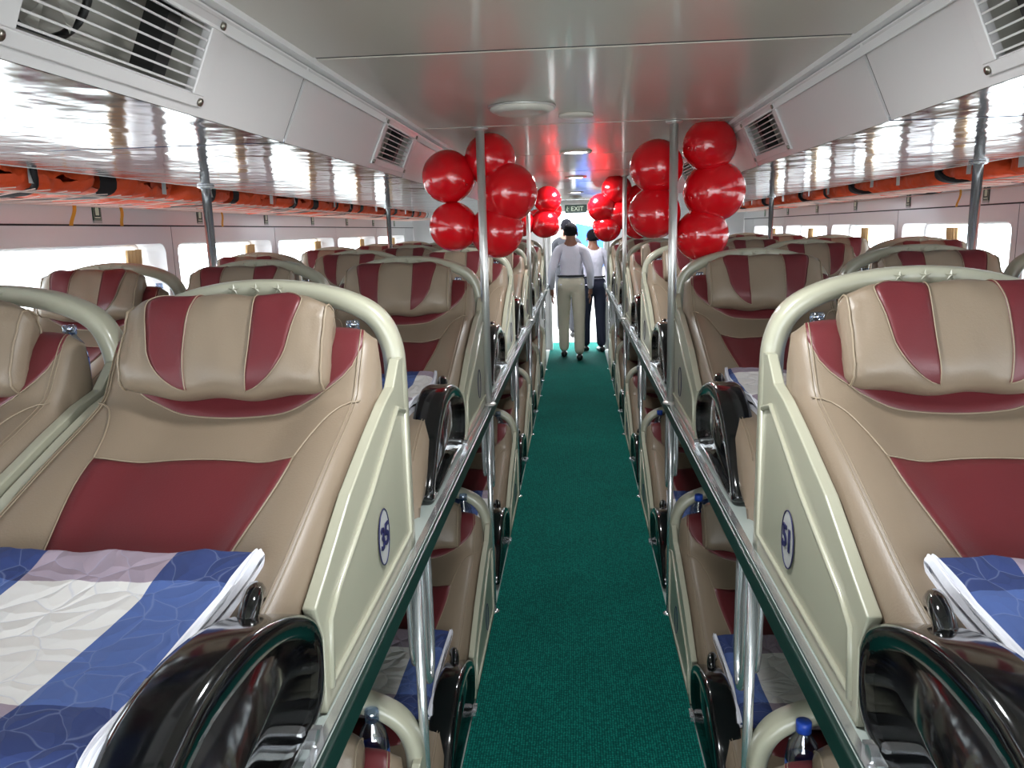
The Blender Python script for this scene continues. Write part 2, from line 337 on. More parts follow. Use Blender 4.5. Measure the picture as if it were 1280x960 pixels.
# walls: bays with window holes
def rrect(y0, y1, z0, z1, r, n=6):
    out = []
    for cy, cz, a0 in ((y1-r, z1-r, 0), (y0+r, z1-r, 90), (y0+r, z0+r, 180), (y1-r, z0+r, 270)):
        for k in range(n+1):
            a = math.radians(a0+90*k/n); out.append((cy+r*math.cos(a), cz+r*math.sin(a)))
    return out
JN = 4.39-4*PITCH
bays = [(JN+i*PITCH, JN+(i+1)*PITCH) for i in range(9)]
ZL = 1.775
wn = 0
for side, s in (('left', -1), ('right', 1)):
    wl = struct(MB().box((s*(WALL+.19), (YN+YF)/2, .5), (.02, YF-YN, 1.0)).build('wall_'+side, 'hull'))
    bevel(MB().box((s*(WALL+.01), (YN+YF)/2, .52), (.02, YF-YN, 1.04)).build('lower_panel', 'white', wl), .003)
    MB().box((s*(WALL+.01), (YN+YF)/2, (ZL+2.17)/2+.004), (.02, YF-YN, 2.17-ZL)).build('upper_panel', 'white', wl)
    MB().box((s*(WALL+.006), (YN+YF)/2, ZL+.001), (.022, YF-YN, .008)).build('black_line', 'dark', wl)
    for i, (a, b) in enumerate(bays):
        b = min(b, YF)
        full = b-a > 1.5
        zb, zt = 1.04, ZL-.003
        a0, b0 = a+.004, b-.004
        if full:
            hole = rrect(a+.055, b-.085, 1.15, 1.68, .055)
            outer = []
            cy, cz = (a+b)/2, 1.4
            for (y, z) in hole:
                fy = ((b0-cy)/(y-cy) if y > cy else (a0-cy)/(y-cy)) if abs(y-cy) > 1e-6 else 1e9
                fz = ((zt-cz)/(z-cz) if z > cz else (zb-cz)/(z-cz)) if abs(z-cz) > 1e-6 else 1e9
                f = min(fy, fz); outer.append((cy+(y-cy)*f, cz+(z-cz)*f))
            # snap nearest to corners
            for cy_, cz_ in ((a0, zb), (a0, zt), (b0, zb), (b0, zt)):
                k = min(range(len(outer)), key=lambda q: (outer[q][0]-cy_)**2+(outer[q][1]-cz_)**2); outer[k] = (cy_, cz_)
            n = len(hole); X = s*WALL; X2 = s*(WALL+.17)
            V = [(X, *p) for p in outer]+[(X, *p) for p in hole]+[(X2, *p) for p in hole]+[(s*(WALL+.02), *p) for p in outer]
            F = [(k, (k+1) % n, n+(k+1) % n, n+k) for k in range(n)]+[(n+k, n+(k+1) % n, 2*n+(k+1) % n, 2*n+k) for k in range(n)]+[(k, (k+1) % n, 3*n+(k+1) % n, 3*n+k) for k in range(n)]
            link('bay_panel', mesh('bay_panel', V, F, 'white', False), wl)
            wn += 1
            win = struct(MB().tube([(s*(WALL+.165), *p) for p in rrect(a+.06, b-.09, 1.155, 1.675, .05)], .012, 6, True).build(f'window_{wn}', 'white', None, True))
            h2 = rrect(a+.06, b-.09, 1.155, 1.675, .05); link('pane', mesh('pane', [(s*(WALL+.168), *p) for p in h2], [tuple(range(len(h2)))], 'glass', False), win)
            # gathered tan curtain
            k0 = b-.26 if s < 0 else b-.62
            def cf(u, v, s=s, k0=k0): return (s*(WALL+.135)+.014*math.sin(u*math.pi*9), k0+.15*u+.012*math.sin(v*3+i), 1.16+.49*v)
            cu = MB().grid(cf, 36, 4).build('window_curtain', 'tan', None, True)
            tag(cu, f'tan pleated curtain gathered in the {side} wall window, {ORD[i]} from the open stern end', 'curtain', 'gathered window curtains')
        else:
            MB().box((s*(WALL+.01), (a0+b0)/2, (zb+zt)/2), (.02, b0-a0, zt-zb)).build('bay_panel', 'white', wl)
        if i: MB().box((s*(WALL+.012), a, (zb+zt)/2), (.02, .02, zt-zb)).build('bay_joint', 'dark', wl)

# far bulkhead with open doorway, two side leaves around a bright opening
wf = struct(MB().box((-1.36, YF+.03, 1.05), (1.98, .05, 2.1)).build('wall_far', 'white'))
MB().box((1.38, YF+.03, 1.05), (1.94, .05, 2.1)).build('right_panel', 'white', wf)
MB().box((.02, YF+.03, 2.02), (.78, .05, .16)).build('door_header', 'white', wf)
for x in (-.36, .40): bevel(MB().box((x, YF, .97), (.03, .09, 1.94)).build('door_jamb', 'steel', wf), .004)
# platform outside
struct(MB().box((0, 14.6, -.02), (5.0, 5.2, .04)).build('ground_platform', 'quay'))
struct(MB().box((0, 10, -1.6), (160, 160, .04)).build('ground', 'quay'))

# upper decks
for s, nm in ((-1, 'left'), (1, 'right')):
    w_ = WALL-XE
    dk = struct(bevel(MB().box((s*(XE+.004+w_/2), (YN+YF-.5)/2, ZD-.019), (w_, YF-.5-YN, .036)).build('floor_upper_'+nm, 'deck'), .003))
    bevel(MB().box((s*(XE), (YN+YF-.5)/2, ZD-.024), (.012, YF-.5-YN, .044)).build('edge_trim', 'edge', dk), .004)
    MB().box((s*(XE+.012), (YN+YF-.5)/2, ZD+.0025), (.014, YF-.5-YN, .005)).build('bright_strip', 'chrome', dk)

# ceiling lamps, covers
def disc(r, t, mt, name, parent, z=0): return MB().lathe([(r*.97, z), (r, z-t*.5), (r*.9, z-t), (.001, z-t*1.1)], n=28).build(name, mt, parent, True)
for i, y in enumerate((1.39, 4.28, 6.34, 8.9, 10.4)):
    t = empty('ceiling_lamp', (0, y, ZC), 'lit round ceiling lamp over the aisle, ' + ['at the top edge of the photo', 'behind the round speaker', 'third along the aisle', 'fourth along the aisle', 'nearest the far doorway'][i], 'lamp', 'lit ceiling lamps')
    MB().lathe([(.085, 0), (.085, -.008), (.066, -.010), (.066, -.002)], n=28).build('rim', 'lampoff', t, True)
    MB().lathe([(.064, -.004), (.05, -.009), (.001, -.010)], n=28).build('diffuser', 'lamp', t, True)
    l = bpy.data.lights.new('lamp_light', 'AREA'); l.shape = 'DISK'; l.size = .16; l.energy = 13; l.color = (.95, .98, 1); lo = link('lamp_light', l, t, (0, 0, -.03))
t = empty('ceiling_light_cover', (-.178, 2.70, ZC), 'wide unlit cream round ceiling light, the larger disc', 'lamp')
MB().lathe([(.105, 0), (.105, -.012), (.085, -.024), (.078, -.020), (.05, -.023), (.001, -.024)], n=36).build('cover', 'lampoff', t, True)
MB().lathe([(.112, 0), (.112, -.006), (.104, -.006), (.104, 0)], n=36).build('rim', 'steel', t, True)
t = empty('ceiling_speaker', (.0, 2.93, ZC), 'small round cream ceiling speaker beside the larger disc', 'speaker')
MB().lathe([(.062, 0), (.062, -.008), (.05, -.012)], n=32).build('rim', 'lampoff', t, True)
MB().lathe([(.049, -.004), (.03, -.006), (.001, -.007)], n=32).build('grille', 'steel', t, True)
t = empty('smoke_detector', (.0, 9.9, ZC), 'small grey smoke detector on the ceiling before the exit sign', 'detector')
MB().lathe([(.07, 0), (.07, -.02), (.045, -.04), (.001, -.045)], n=24).build('housing', 'steel', t, True)

# poles
def pole(name, x, y, z0, z1, r, label, group, mt='chrome'):
    t = empty(name, (x, y, z0), label, 'pole', group)
    MB().tube([(0, 0, 0), (0, 0, z1-z0)], r, 16).build('tube', mt, t, True)
    MB().lathe([(r+.016, 0), (r+.016, .006), (r+.003, .012)], n=20).build('foot_flange', mt, t, True)
    MB().lathe([(r+.003, -.012), (r+.016, -.006), (r+.016, 0)], (0, 0, z1-z0), n=20).build('top_flange', mt, t, True)
    return t
ordn = ['nearest', 'second', 'third', 'fourth']
for s, nm in ((-1, 'left'), (1, 'right')):
    for i in range(3):
        pole('aisle_pole', s*.377, 3.2+3.12*i, ZD, ZC, .017, f'steel pole from the {nm} upper deck edge to the ceiling, {ordn[i]} of its row', 'aisle ceiling poles', 'steel')
        if i < 2: pole('outer_pole', s*1.56, 3.3+3.3*i, ZD, ZS, .019, f'polished pole among the {nm} outer seats, {ordn[i]} of its row', 'outer poles')
    for i in range(6):
        y = Y0+.02+PITCH*i
        pole('deck_support_post', s*.392, y, .0, ZD-.04, .012, f'thin steel post under the {nm} upper deck edge, ' + ['nearest', 'second', 'third', 'fourth', 'fifth', 'farthest'][i], 'posts under the upper decks')
        st = empty('step_rail', (s*.392, y+.06, ZD-.04), f'looped steel step rail hanging under the {nm} upper deck, ' + ['nearest', 'second', 'third', 'fourth', 'fifth', 'farthest'][i], 'rail', 'step rails')
        path = cr([(0, 0, 0), (0, 0, -.15), (0, 0, -.28), (0, .012, -.35), (0, .04, -.375), (0, .068, -.35), (0, .08, -.28), (0, .08, -.15), (0, .08, 0)], 4)
        MB().tube(path, .010, 10).build('rail', 'chrome', st, True)
        path = cr([(s*.03, -.015, 0), (s*.03, -.015, -.22), (s*.03, .0, -.30), (s*.03, .03, -.32), (s*.03, .055, -.30), (s*.03, .07, -.22), (s*.03, .07, 0)], 4)
        MB().tube(path, .008, 10).build('inner_rail', 'chrome', st, True)

# ================================================================== SEAT
PROF = cr([(.085, .36), (.08, .46), (.085, .505), (.10, .527), (.125, .50), (.155, .43), (.20, .372), (.28, .335), (.40, .292), (.52, .245), (.64, .198), (.76, .165), (.90, .158), (1.04, .165), (1.16, .155), (1.27, .115), (1.35, .05), (1.39, .0)], 5)
PROF = [(p.x, p.y) for p in [Vector((q[0], q[1], 0)) for q in PROF]] if False else [(p[0], p[1]) for p in PROF]
NP = len(PROF)
def prof(t):
    k = t*(NP-1); i = min(int(k), NP-2); f = k-i
    a, b = PROF[i], PROF[i+1]
    v = a[0]*(1-f)+b[0]*f; z = a[1]*(1-f)+b[1]*f
    i0, i1 = max(i-1, 0), min(i+2, NP-1)
    t_ = Vector((PROF[i1][0]-PROF[i0][0], PROF[i1][1]-PROF[i0][1])).normalized()
    return v, z, (-t_[1], t_[0])          # normal (v,z): up and to the front
def t_of(v):
    best = None
    for k in range(15, NP-1):
        if PROF[k][0] <= v <= PROF[k+1][0]: return (k+(v-PROF[k][0])/(PROF[k+1][0]-PROF[k][0]))/(NP-1)
    return 1 if v > 1 else 15/(NP-1)
HW = .283; XC = .312
def sst(a, b, x):
    x = min(max((x-a)/(b-a), 0), 1); return x*x*(3-2*x)
def top(u, t, lift=0):
    v, z, n = prof(t)
    au = abs(u); B = .036*sst(.17, .30, t)*(1-.5*sst(.8, .95, t))
    off = B*sst(.35, .80, au)
    e = max(0, (au-.88)/.12); off -= .032*(1-math.sqrt(max(0, 1-e*e)))
    # shoulders round off at the head
    hx = 1-.09*(1-sst(.12, .26, t))*au**4
    off += lift
    head = (1-sst(.10, .24, t))
    zz = z+n[1]*off-.03*head*au**4
    return Vector((XC+HW*u*hx, -(v+n[0]*off), zz))
def cushion_me():
    mb = MB(); NU = 28; NT = 80
    def f(a, b):
        t = a; k = b*(NU+6)
        if k < 3 or k > NU+3:
            side = -1 if k < 3 else 1; q = (k/3) if k < 3 else (NU+6-k)/3
            e = top(side, t); v = prof(t)[0]; zf = .02 if v > .16 else .32
            zf = min(zf, e.z)
            return Vector((e.x+side*.006*math.sin(q*math.pi), e.y, zf+(e.z-zf)*q))
        return top(-1+2*(k-3)/NU, t)
    mb.grid(f, NT, NU+6); return mb.me('cushion', 'beige', True)
def patch_me(name, fn, na, nb, mt, surf=top, lift=.003):
    def sq(a, n):           # rows crowd against the border so the edge stays crisp
        k = round(a*n); return 0 if k == 0 else (1 if k == n else (.006 if k == 1 else (.994 if k == n-1 else (k-1)/(n-2))))
    def f(a, b):
        ed = min(a, 1-a)*na < .5 or min(b, 1-b)*nb < .5
        u, t = fn(sq(a, na), sq(b, nb)); return surf(u, t, -.003 if ed else lift)
    return MB().grid(f, na, nb).me(name, mt, True)
def head_lo(u): return t_of(.125+.095*max(0, 1-(u/.93)**2)**.7)
HT = 12/(NP-1)
def fn_head(a, b):
    u = -.93+1.86*a; return u, HT+(head_lo(u)-HT)*b
TA0 = t_of(.345); TA1 = t_of(1.15)
def fn_main(a, b):
    t0 = t_of(.375); g = b
    u_l = .66-.17*sst(0, .45, g)+.02*g
    u = -u_l+2*u_l*a
    tt = t0-(t0-TA0)*(1-(u/.66)**2)
    return u, tt+(TA1-tt)*g
def tube_on(mb, uts, surf=top, r=.0015, lift=.002): mb.tube([surf(u, t, lift) for u, t in uts], r, 6)
def piping_me():
    mb = MB()
    tube_on(mb, [fn_main(0, k/30) for k in range(31)]); tube_on(mb, [fn_main(1, k/30) for k in range(31)]); tube_on(mb, [fn_main(k/24, 0) for k in range(25)])
    tube_on(mb, [fn_head(k/30, 1) for k in range(31)])
    for sg in (-1, 1):
        for uu in (.90, .925): tube_on(mb, [(sg*uu, .17+.72*k/50) for k in range(51)], r=.0013, lift=.001)
        c = [(sg*.66, t_of(.375)), (sg*.72, t_of(.30)), (sg*.82, t_of(.235)), (sg*.95, t_of(.205))]
        cc = cr([(a, b, 0) for a, b in c], 6); tube_on(mb, [(p[0], p[1]) for p in cc], r=.0018)
    return mb.me('piping', 'piping', True)
# pillow
PCV, PCZ = .168, .497; PL = Vector((-.45, .893)).normalized(); PN = Vector((.893, .45)).normalized()
def sgp(x, p): return math.copysign(abs(x)**p, x)
def pil(a, th, lift=0):
    k = max(0, 1-abs(a)**7)**.5; H = .082+.026*k-.010*abs(a)**2; T = .012+.043*k
    H += lift; T += lift
    # th: 0 = top, pi/2 front, pi bottom
    cl = sgp(math.cos(th), .62)*H; cn = sgp(math.sin(th), .75)*T
    w_ = .006*noise.noise(Vector((a*4, th*1.6, 2.3)))+.011*abs(a)**5*noise.noise(Vector((a*11, th*3.5, 5.3)))
    cn += w_; cl += .004*math.sin(a*9+1)*(abs(math.cos(th))**3)
    sag = -.010*(1-a*a)
    return Vector((XC+.013+(.215+lift)*a, -(PCV+PL[0]*cl+PN[0]*cn), PCZ+PL[1]*cl+PN[1]*cn-.0*sag))
def pillow_me():
    mb = MB(); mb.grid(lambda a, b: pil(-1+2*a, 2*math.pi*b), 48, 40)
    n = 41
    mb.f.append(tuple(range(40))); mb.f.append(tuple(range(48*n, 48*n+40)))
    me = mb.me('headrest_pillow', 'beige', True)
    return me
def pil_patch(sg):
    def fn(a, b):
        th = .10+(2.62-.10)*b
        inner = .27+.03*math.sin(b*3); outer = .27+(.47)*max(0, math.sin(math.pi*min(1, .30+.70*b)))**.75 if b > .28 else .27+.47*(.55+.45*sst(0, .28, b))*max(0, math.sin(math.pi*(.30+.70*.28)))**.75
        return sg*(inner+(max(outer, inner)-inner)*a), th
    return fn
def arch_pts(n=8):
    return cr([(.022, 0, .0), (.022, 0, .25), (.022, 0, .40), (.028, 0, .475), (.058, 0, .535), (.12, 0, .572), (.21, 0, .594), (.312, 0, .602), (.414, 0, .594), (.504, 0, .572), (.566, 0, .535), (.596, 0, .475), (.602, 0, .40), (.602, 0, .25), (.602, 0, 0)], n)
def arch_me():
    P = arch_pts(5); V = []; F = []; sec = []
    for k in range(14):
        a = 2*math.pi*k/14; sec.append((sgp(math.cos(a), .7)*.022, sgp(math.sin(a), .6)*.034))
    for i, p in enumerate(P):
        a = P[max(i-1, 0)]; b = P[min(i+1, len(P)-1)]; t = (b-a).normalized(); nr = Vector((-t.z, 0, t.x))
        for (q, d) in sec: V.append(p+nr*q+Vector((0, d+.0, 0)))
    n = 14
    for i in range(len(P)-1):
        for k in range(n): F.append((i*n+k, i*n+(k+1) % n, (i+1)*n+(k+1) % n, (i+1)*n+k))
    F += [tuple(range(n)), tuple(range((len(P)-1)*n, len(P)*n))]
    return mesh('back_arch', V, F, 'shell')
def star_me(cx):
    mb = MB(); V = []
    for k in range(10):
        r = .014 if k % 2 == 0 else .0055; a = math.pi/2+k*math.pi/5
        V.append((cx+r*math.cos(a), -.036, .606+r*math.sin(a)*.9-(0 if cx == .312 else .002)))
    V.append((cx, -.040, .606)); mb.add(V, [(k, (k+1) % 10, 10) for k in range(10)])
    return mb.me('embossed_star', 'shell')
PANEL = [(.0, .0), (.0, .45), (-.05, .45), (-.11, .40), (-.19, .382), (-.30, .345), (-.46, .285), (-.60, .212), (-.665, .18), (-.64, .12), (-.65, .0)]
def panel_me(x0, x1): return mesh('side_panel', *prism(PANEL, x0, x1), 'shell', False)
def rib_me(x):
    mb = MB(); mb.tube([(x, -.03, .33), (x, -.10, .352), (x, -.34, .243), (x, -.56, .164), (x, -.61, .135), (x, -.625, .03)], .006, 6)
    mb.tube([(x, -.03, .335), (x, -.03, .045), (x, -.62, .04)], .006, 6); return mb.me('panel_rib', 'shell', True)
def tray_me():
    mb = MB()
    mb.box((XC, -.045, .35), (.56, .10, .01)); mb.box((XC, -.03, .17), (.58, .02, .34))
    for x in (.20, .42): mb.box((x, -.05, .40), (.012, .08, .09))
    return mb.me('cup_tray', 'shell')
ARM_OUT = cr([(.625, .06), (.622, .115), (.66, .165), (.75, .215), (.87, .25), (1.0, .252), (1.12, .20), (1.21, .12), (1.285, .04), (1.27, .006), (1.1, .004), (.85, .004), (.67, .012)], 4, True)
def arm_me():
    C = Vector((.945, .115)); n = len(ARM_OUT); V = []
    O = [Vector((p[0], p[1])) for p in ARM_OUT]
    def inner(p):
        d = p-C; L = d.length; return C+d*max(.25, (L-.052)/L)
    def sh(p, k):
        d = p-C; L = d.length; return C+d*((L-k)/L)
    rings = [(O, 0, .012, 1), ([sh(p, .0) for p in O], 0, 0, 0)]
    x0, x1 = .004, .088
    def ring(pts, x): return [(x, -p[0], max(p[1], .003)) for p in pts]
    R = []
    R.append(ring([inner(p) for p in O], x0+.010)); R.append(ring([sh(inner(p), -.0) for p in O], x0+.012)); R.append(ring([sh(inner(p), -.012) for p in O], x0))
    R.append(ring([sh(p, .012) for p in O], x0)); R.append(ring([sh(p, .003) for p in O], x0+.004)); R.append(ring(O, x0+.014))
    R.append(ring(O, x1-.014)); R.append(ring([sh(p, .003) for p in O], x1-.004)); R.append(ring([sh(p, .012) for p in O], x1)); R.append(ring([sh(inner(p), -.012) for p in O], x1)); R.append(ring([inner(p) for p in O], x1-.012)); R.append(ring([inner(p) for p in O], x0+.05))
    for r in R: V += r
    F = [(j*n+k, j*n+(k+1) % n, (j+1)*n+(k+1) % n, (j+1)*n+k) for j in range(len(R)-1) for k in range(n)]
    F += [tuple(range(n)), tuple(range((len(R)-1)*n, len(R)*n))]
    return mesh('armrest', V, F, 'black')
def plate_me():
    n = 32; V = [(-.001, -.27+.040*math.cos(2*math.pi*k/n), .132+.056*math.sin(2*math.pi*k/n)) for k in range(n)]
    return mesh('number_sticker', V, [tuple(range(n))], 'plate', False)
def ring_me():
    n = 32; return MB().tube([(-.0015, -.27+.040*math.cos(2*math.pi*k/n), .132+.056*math.sin(2*math.pi*k/n)) for k in range(n)], .0013, 6, True).me('oval_outline', 'navyink', True)
def mirror(me):
    m2 = me.copy()
    for v in m2.vertices: v.co.x = -v.co.x
    m2.flip_normals(); return m2
base = dict(cushion=cushion_me(), main=patch_me('seat_insert', fn_main, 20, 40, 'maroon'), head=patch_me('shoulder_insert', fn_head, 30, 14, 'maroon'), piping=piping_me(),
            pillow=pillow_me(), pl=patch_me('pillow_insert', pil_patch(-1), 10, 30, 'maroon', pil, .0025), pr=patch_me('pillow_insert', pil_patch(1), 10, 30, 'maroon', pil, .0025),
            arch=arch_me(), star0=star_me(.262), star1=star_me(.312), star2=star_me(.362), panel=panel_me(.002, .024), panel2=panel_me(.60, .622), rib=rib_me(.001), tray=tray_me(), arm=arm_me(), plate=plate_me(), ring=ring_me())
mb = MB()
for sg in (-1, 1):
    P = [pil(sg*(.27+.03*math.sin(b*3)), .10+2.52*b, .003) for b in [k/24 for k in range(25)]]; mb.tube(P, .0013, 6)
    P = [pil(*pil_patch(sg)(1, k/24), .003) for k in range(25)]; mb.tube(P, .0013, 6)
    P = [pil(sg*.955, 2*math.pi*k/36, .001) for k in range(36)]; mb.tube(P, .0025, 6, True)
base['pseam'] = mb.me('pillow_piping', 'piping', True)
base['bolt'] = MB().box((.015, -.735, .012), (.05, .055, .02)).tube([(.0, -.735, .02), (-.012, -.735, .02)], .012, 10).tube([(.015, -.735, .02), (.015, -.735, .032)], .010, 8).me('mount_bracket', 'chrome')
base['lever'] = MB().tube(cr([(.085, -.70, .17), (.075, -.70, .21), (.065, -.72, .235), (.055, -.76, .235), (.055, -.78, .215)], 5), [.014]*20+[.008], 10).me('recline_lever', 'black', True)
MIR = {k: mirror(v) for k, v in base.items()}
digits = {}
def number(parent, s, txt):
    key = (s, txt)
    if key not in digits:
        me = text_mesh(txt, .062, 'navyink', .001, .0012)
        for v in me.vertices:
            x, y, z = v.co
            # left bank (s<0): faces +X, reads towards +Y; right bank faces -X, reads towards -Y
            v.co = Vector((.003+z, -.27+x, .132+y)) if s < 0 else Vector((-.003-z, -.27-x, .132+y))
        me.update(); digits[key] = me
    return link('number', digits[key], parent)
def seat(s, x, y, z, label, group, num=None, stars=False):
    D = base if s > 0 else MIR
    t = empty('sleeper_seat', (s*x, y, z), label, 'seat', group)
    c = link('cushion', D['cushion'], t); link('seat_insert', D['main'], c); link('shoulder_insert', D['head'], c); tag(link('piping', D['piping'], c), kind='stuff')
    p = link('headrest_pillow', D['pillow'], t); link('pillow_insert', D['pl'], p); link('pillow_insert', D['pr'], p); tag(link('pillow_piping', D['pseam'], p), kind='stuff')
    a = link('back_arch', D['arch'], t); [link('embossed_star', D['star%d' % k], a) for k in range(3)] if stars else None
    q = link('side_panel', D['panel'], t); bevel(q, .003); tag(link('panel_rib', D['rib'], q), kind='stuff')
    link('side_panel', D['panel2'], t); link('cup_tray', D['tray'], t); r = link('armrest', D['arm'], t); r['label'] = 'gloss black looped armrest'; link('mount_bracket', D['bolt'], r); link('recline_lever', D['lever'], r)
    if num is not None:
        if num: link('number_sticker', D['plate'], q); number(q, s, num)
        link('oval_outline', D['ring'], q)
    return t
CX = [.387, 1.03, 1.665]
colw = ['aisle', 'middle', 'window']
roww = ['nearest', 'second', 'third', 'fourth', 'fifth', 'farthest']
blk_me = {}
def blanket(s, x, y, z, v0, v1, mt, label, key, xa=.098, xb=.60):
    k = (s, v0, v1, mt, key)
    if k not in blk_me:
        ph = hash(key) % 7
        def mk(lift, xa, xb, name, m_):
            def f(a, b):
                th = 2*math.pi*b; vm = (v0+v1)/2; hv = (v1-v0)/2
                cv = sgp(math.cos(th), .35)*hv; ct = sgp(math.sin(th), .5)
                e = max(0, abs(2*a-1)-.9)/.1; kk = math.sqrt(max(.02, 1-e*e))
                v = vm+cv; t = t_of(min(v, 1.34)); vv, zz, n_ = prof(t)
                u = abs((xa+(xb-xa)*a-XC)/HW); base_ = .026
                h = base_+.024+(.020+lift*.5)*ct*kk
                wr = .010*noise.noise(Vector((a*5+ph, v*9, 1.7*ph)))+.004*noise.noise(Vector((a*16, v*24, ph)))
                xx = xa+(xb-xa)*a + .012*math.sin(v*11+ph)*(abs(2*a-1))
                return Vector((s*xx, -(v), zz+h+(wr if ct > -.2 else 0)))
            return MB().grid(f, 44, 48).me(name, m_, True)
        body = mk(0, xa, xb, 'folded_quilt', mt)
        # origin trick-free: mesh stays in seat coordinates so stripes follow x and y
        lin = mk(.0035, xa-.007, xa+.001, 'lining_edge', 'lining')
        blk_me[k] = (body, lin)
    body, lin = blk_me[k]
    o = link('folded_quilt', body, None, (s*x, y, z)); tag(o, label, 'blanket', 'folded quilts on the seats')
    link('lining_edge', lin, o); return o
BP = MB().lathe([(.028, .0), (.031, .01), (.031, .05), (.029, .055), (.031, .06), (.031, .12), (.026, .145), (.013, .165), (.013, .172)], n=18).me('bottle_body', 'bottle', True)
BC = MB().lathe([(.0145, .17), (.0145, .19), (.012, .192)], n=16).me('cap', 'cap', True)
BLb = MB().lathe([(.0316, .06), (.0316, .11)], n=18); BLb.f = BLb.f[:-2]; BLb = BLb.me('label_band', 'label', True)
BC2 = BC.copy(); BC2.materials.clear(); BC2.materials.append(M['bottle'])
def bottle(x, y, z, label, tilt=0):
    o = empty('water_bottle', (x, y, z), label, 'bottle', 'water bottles in the cup trays'); link('bottle_body', BP, o); link('cap', BC if z < .9 and x > 0 else BC2, o); o.scale = (1.2,)*3 if z < .9 else (1, 1, .92); link('label_band', BLb, o); o.rotation_euler = (tilt, 0, .3); return o

for s, nm in ((-1, 'left'), (1, 'right')):
    for r in range(6):
        y = Y0+PITCH*r if r == 0 else Y0-.01+PITCH*r
        for c in range(3):
            if r == 0 and c == 2: continue
            num = ('35' if s < 0 else '51') if (r == 0 and c == 0) else ('' if c == 0 else None)
            lab = f'beige and maroon sleeper seat on the upper {nm} deck, {colw[c]} column, {roww[r]} row'
            if num: lab = f'{roww[r]} upper aisle seat on the {nm}, numbered {num} on its side panel'
            seat(s, CX[c], y, ZD, lab, 'upper deck sleeper seats', num, r < 3)
            if r < 4 or c == 0:
                mt = {(-1, 0, 0): 'plaid_a', (1, 0, 0): 'plaid_a', (-1, 1, 0): 'plaid_b', (1, 1, 0): 'plaid_c'}.get((s, r, c), 'plaid_'+'abc'[(r+c) % 3])
                v0, v1 = (.635, 1.08) if r == 0 else (.66, 1.17)
                blanket(s, CX[c], y, ZD, v0, v1, mt, f'folded blue and white quilt on the upper {nm} {colw[c]} seat, {roww[r]} row', 'abc'[(r+c) % 3])
            if r < 3 and c == 0 or (r, c) in ((0, 1), (1, 1), (1, 2)):
                bottle(s*(CX[c]+.10), y-.045, ZD+.358, f'clear water bottle behind the pillow of the upper {nm} {colw[c]} seat, {roww[r]} row')
        seat(s, CX[0], y, .0, f'beige and maroon sleeper seat on the lower {nm} level beside the carpet, {roww[r]} row', 'lower level sleeper seats', '')
        if r: seat(s, CX[1], y, .0, f'sleeper seat on the lower {nm} level behind the aisle seat, {roww[r]} row', 'lower level sleeper seats')
        blanket(s, CX[0], y, .0, .62, 1.08, ['plaid_c', 'plaid_a', 'plaid_b'][r % 3], f'folded blue and white quilt on the lower {nm} aisle seat, {roww[r]} row', 'cab'[r % 3])
        if r < 4: bottle(s*(CX[0]+.115), y-.045, .358, f'blue labelled water bottle behind the lower {nm} aisle seat, {roww[r]} row')

# ================================================================== life jackets, signs
def jacket_me(sd):
    def f(a, b):
        th = 2*math.pi*b; k = max(0, 1-abs(2*a-1)**6)**.5
        r = .55+.45*k
        x = .215*sgp(math.cos(th), .45)*r; z = .058*sgp(math.sin(th), .6)*(.3+.7*k)
        w_ = .016*noise.noise(Vector((a*6+sd*3, th*1.5, sd)))+.008*noise.noise(Vector((a*20, th*3, sd)))
        z += w_-.010*math.exp(-((a-.5)/.03)**2)-.008*math.exp(-((a-.24)/.02)**2)
        return Vector((x+w_, -.28+.56*a+.02*math.sin(th), z))
    mb = MB(); mb.grid(f, 48, 24); mb.f += [tuple(range(24)), tuple(range(48*25, 48*25+24))]; return mb.me('vest_body', 'orange', True)
JBs = [jacket_me(q) for q in range(4)]
def band(y, w_, r=1.05, mtn='strap', name='strap', tw=0):
    def f(a, b):
        th = 2*math.pi*b; return Vector((.235*sgp(math.cos(th), .5)*r, y+w_*(a-.5)+tw*math.cos(th), .068*sgp(math.sin(th), .7)*r))
    return MB().grid(f, 1, 26).me(name, mtn, True)
JS = band(.12, .055, 1.04); JS2 = band(-.2, .035, 1.03); JE = band(.27, .10, .92, tw=.03)
JR = [MB().add([(sx*.232, y, -.03), (sx*.232, y+.045, -.03), (sx*.232, y+.045, .02), (sx*.232, y, .02)], [(0, 1, 2, 3)]).me('reflective_patch', 'reflect') for sx in (-1, 1) for y in (-.13, .06)]
JD = MB().tube(cr([(-.24, .20, .03), (-.245, .15, -.02), (-.20, .08, -.052), (.0, -.02, -.060), (.2, -.08, -.05), (.245, -.12, .02)], 4), .011, 8).me('crossed_strap', 'strap', True)
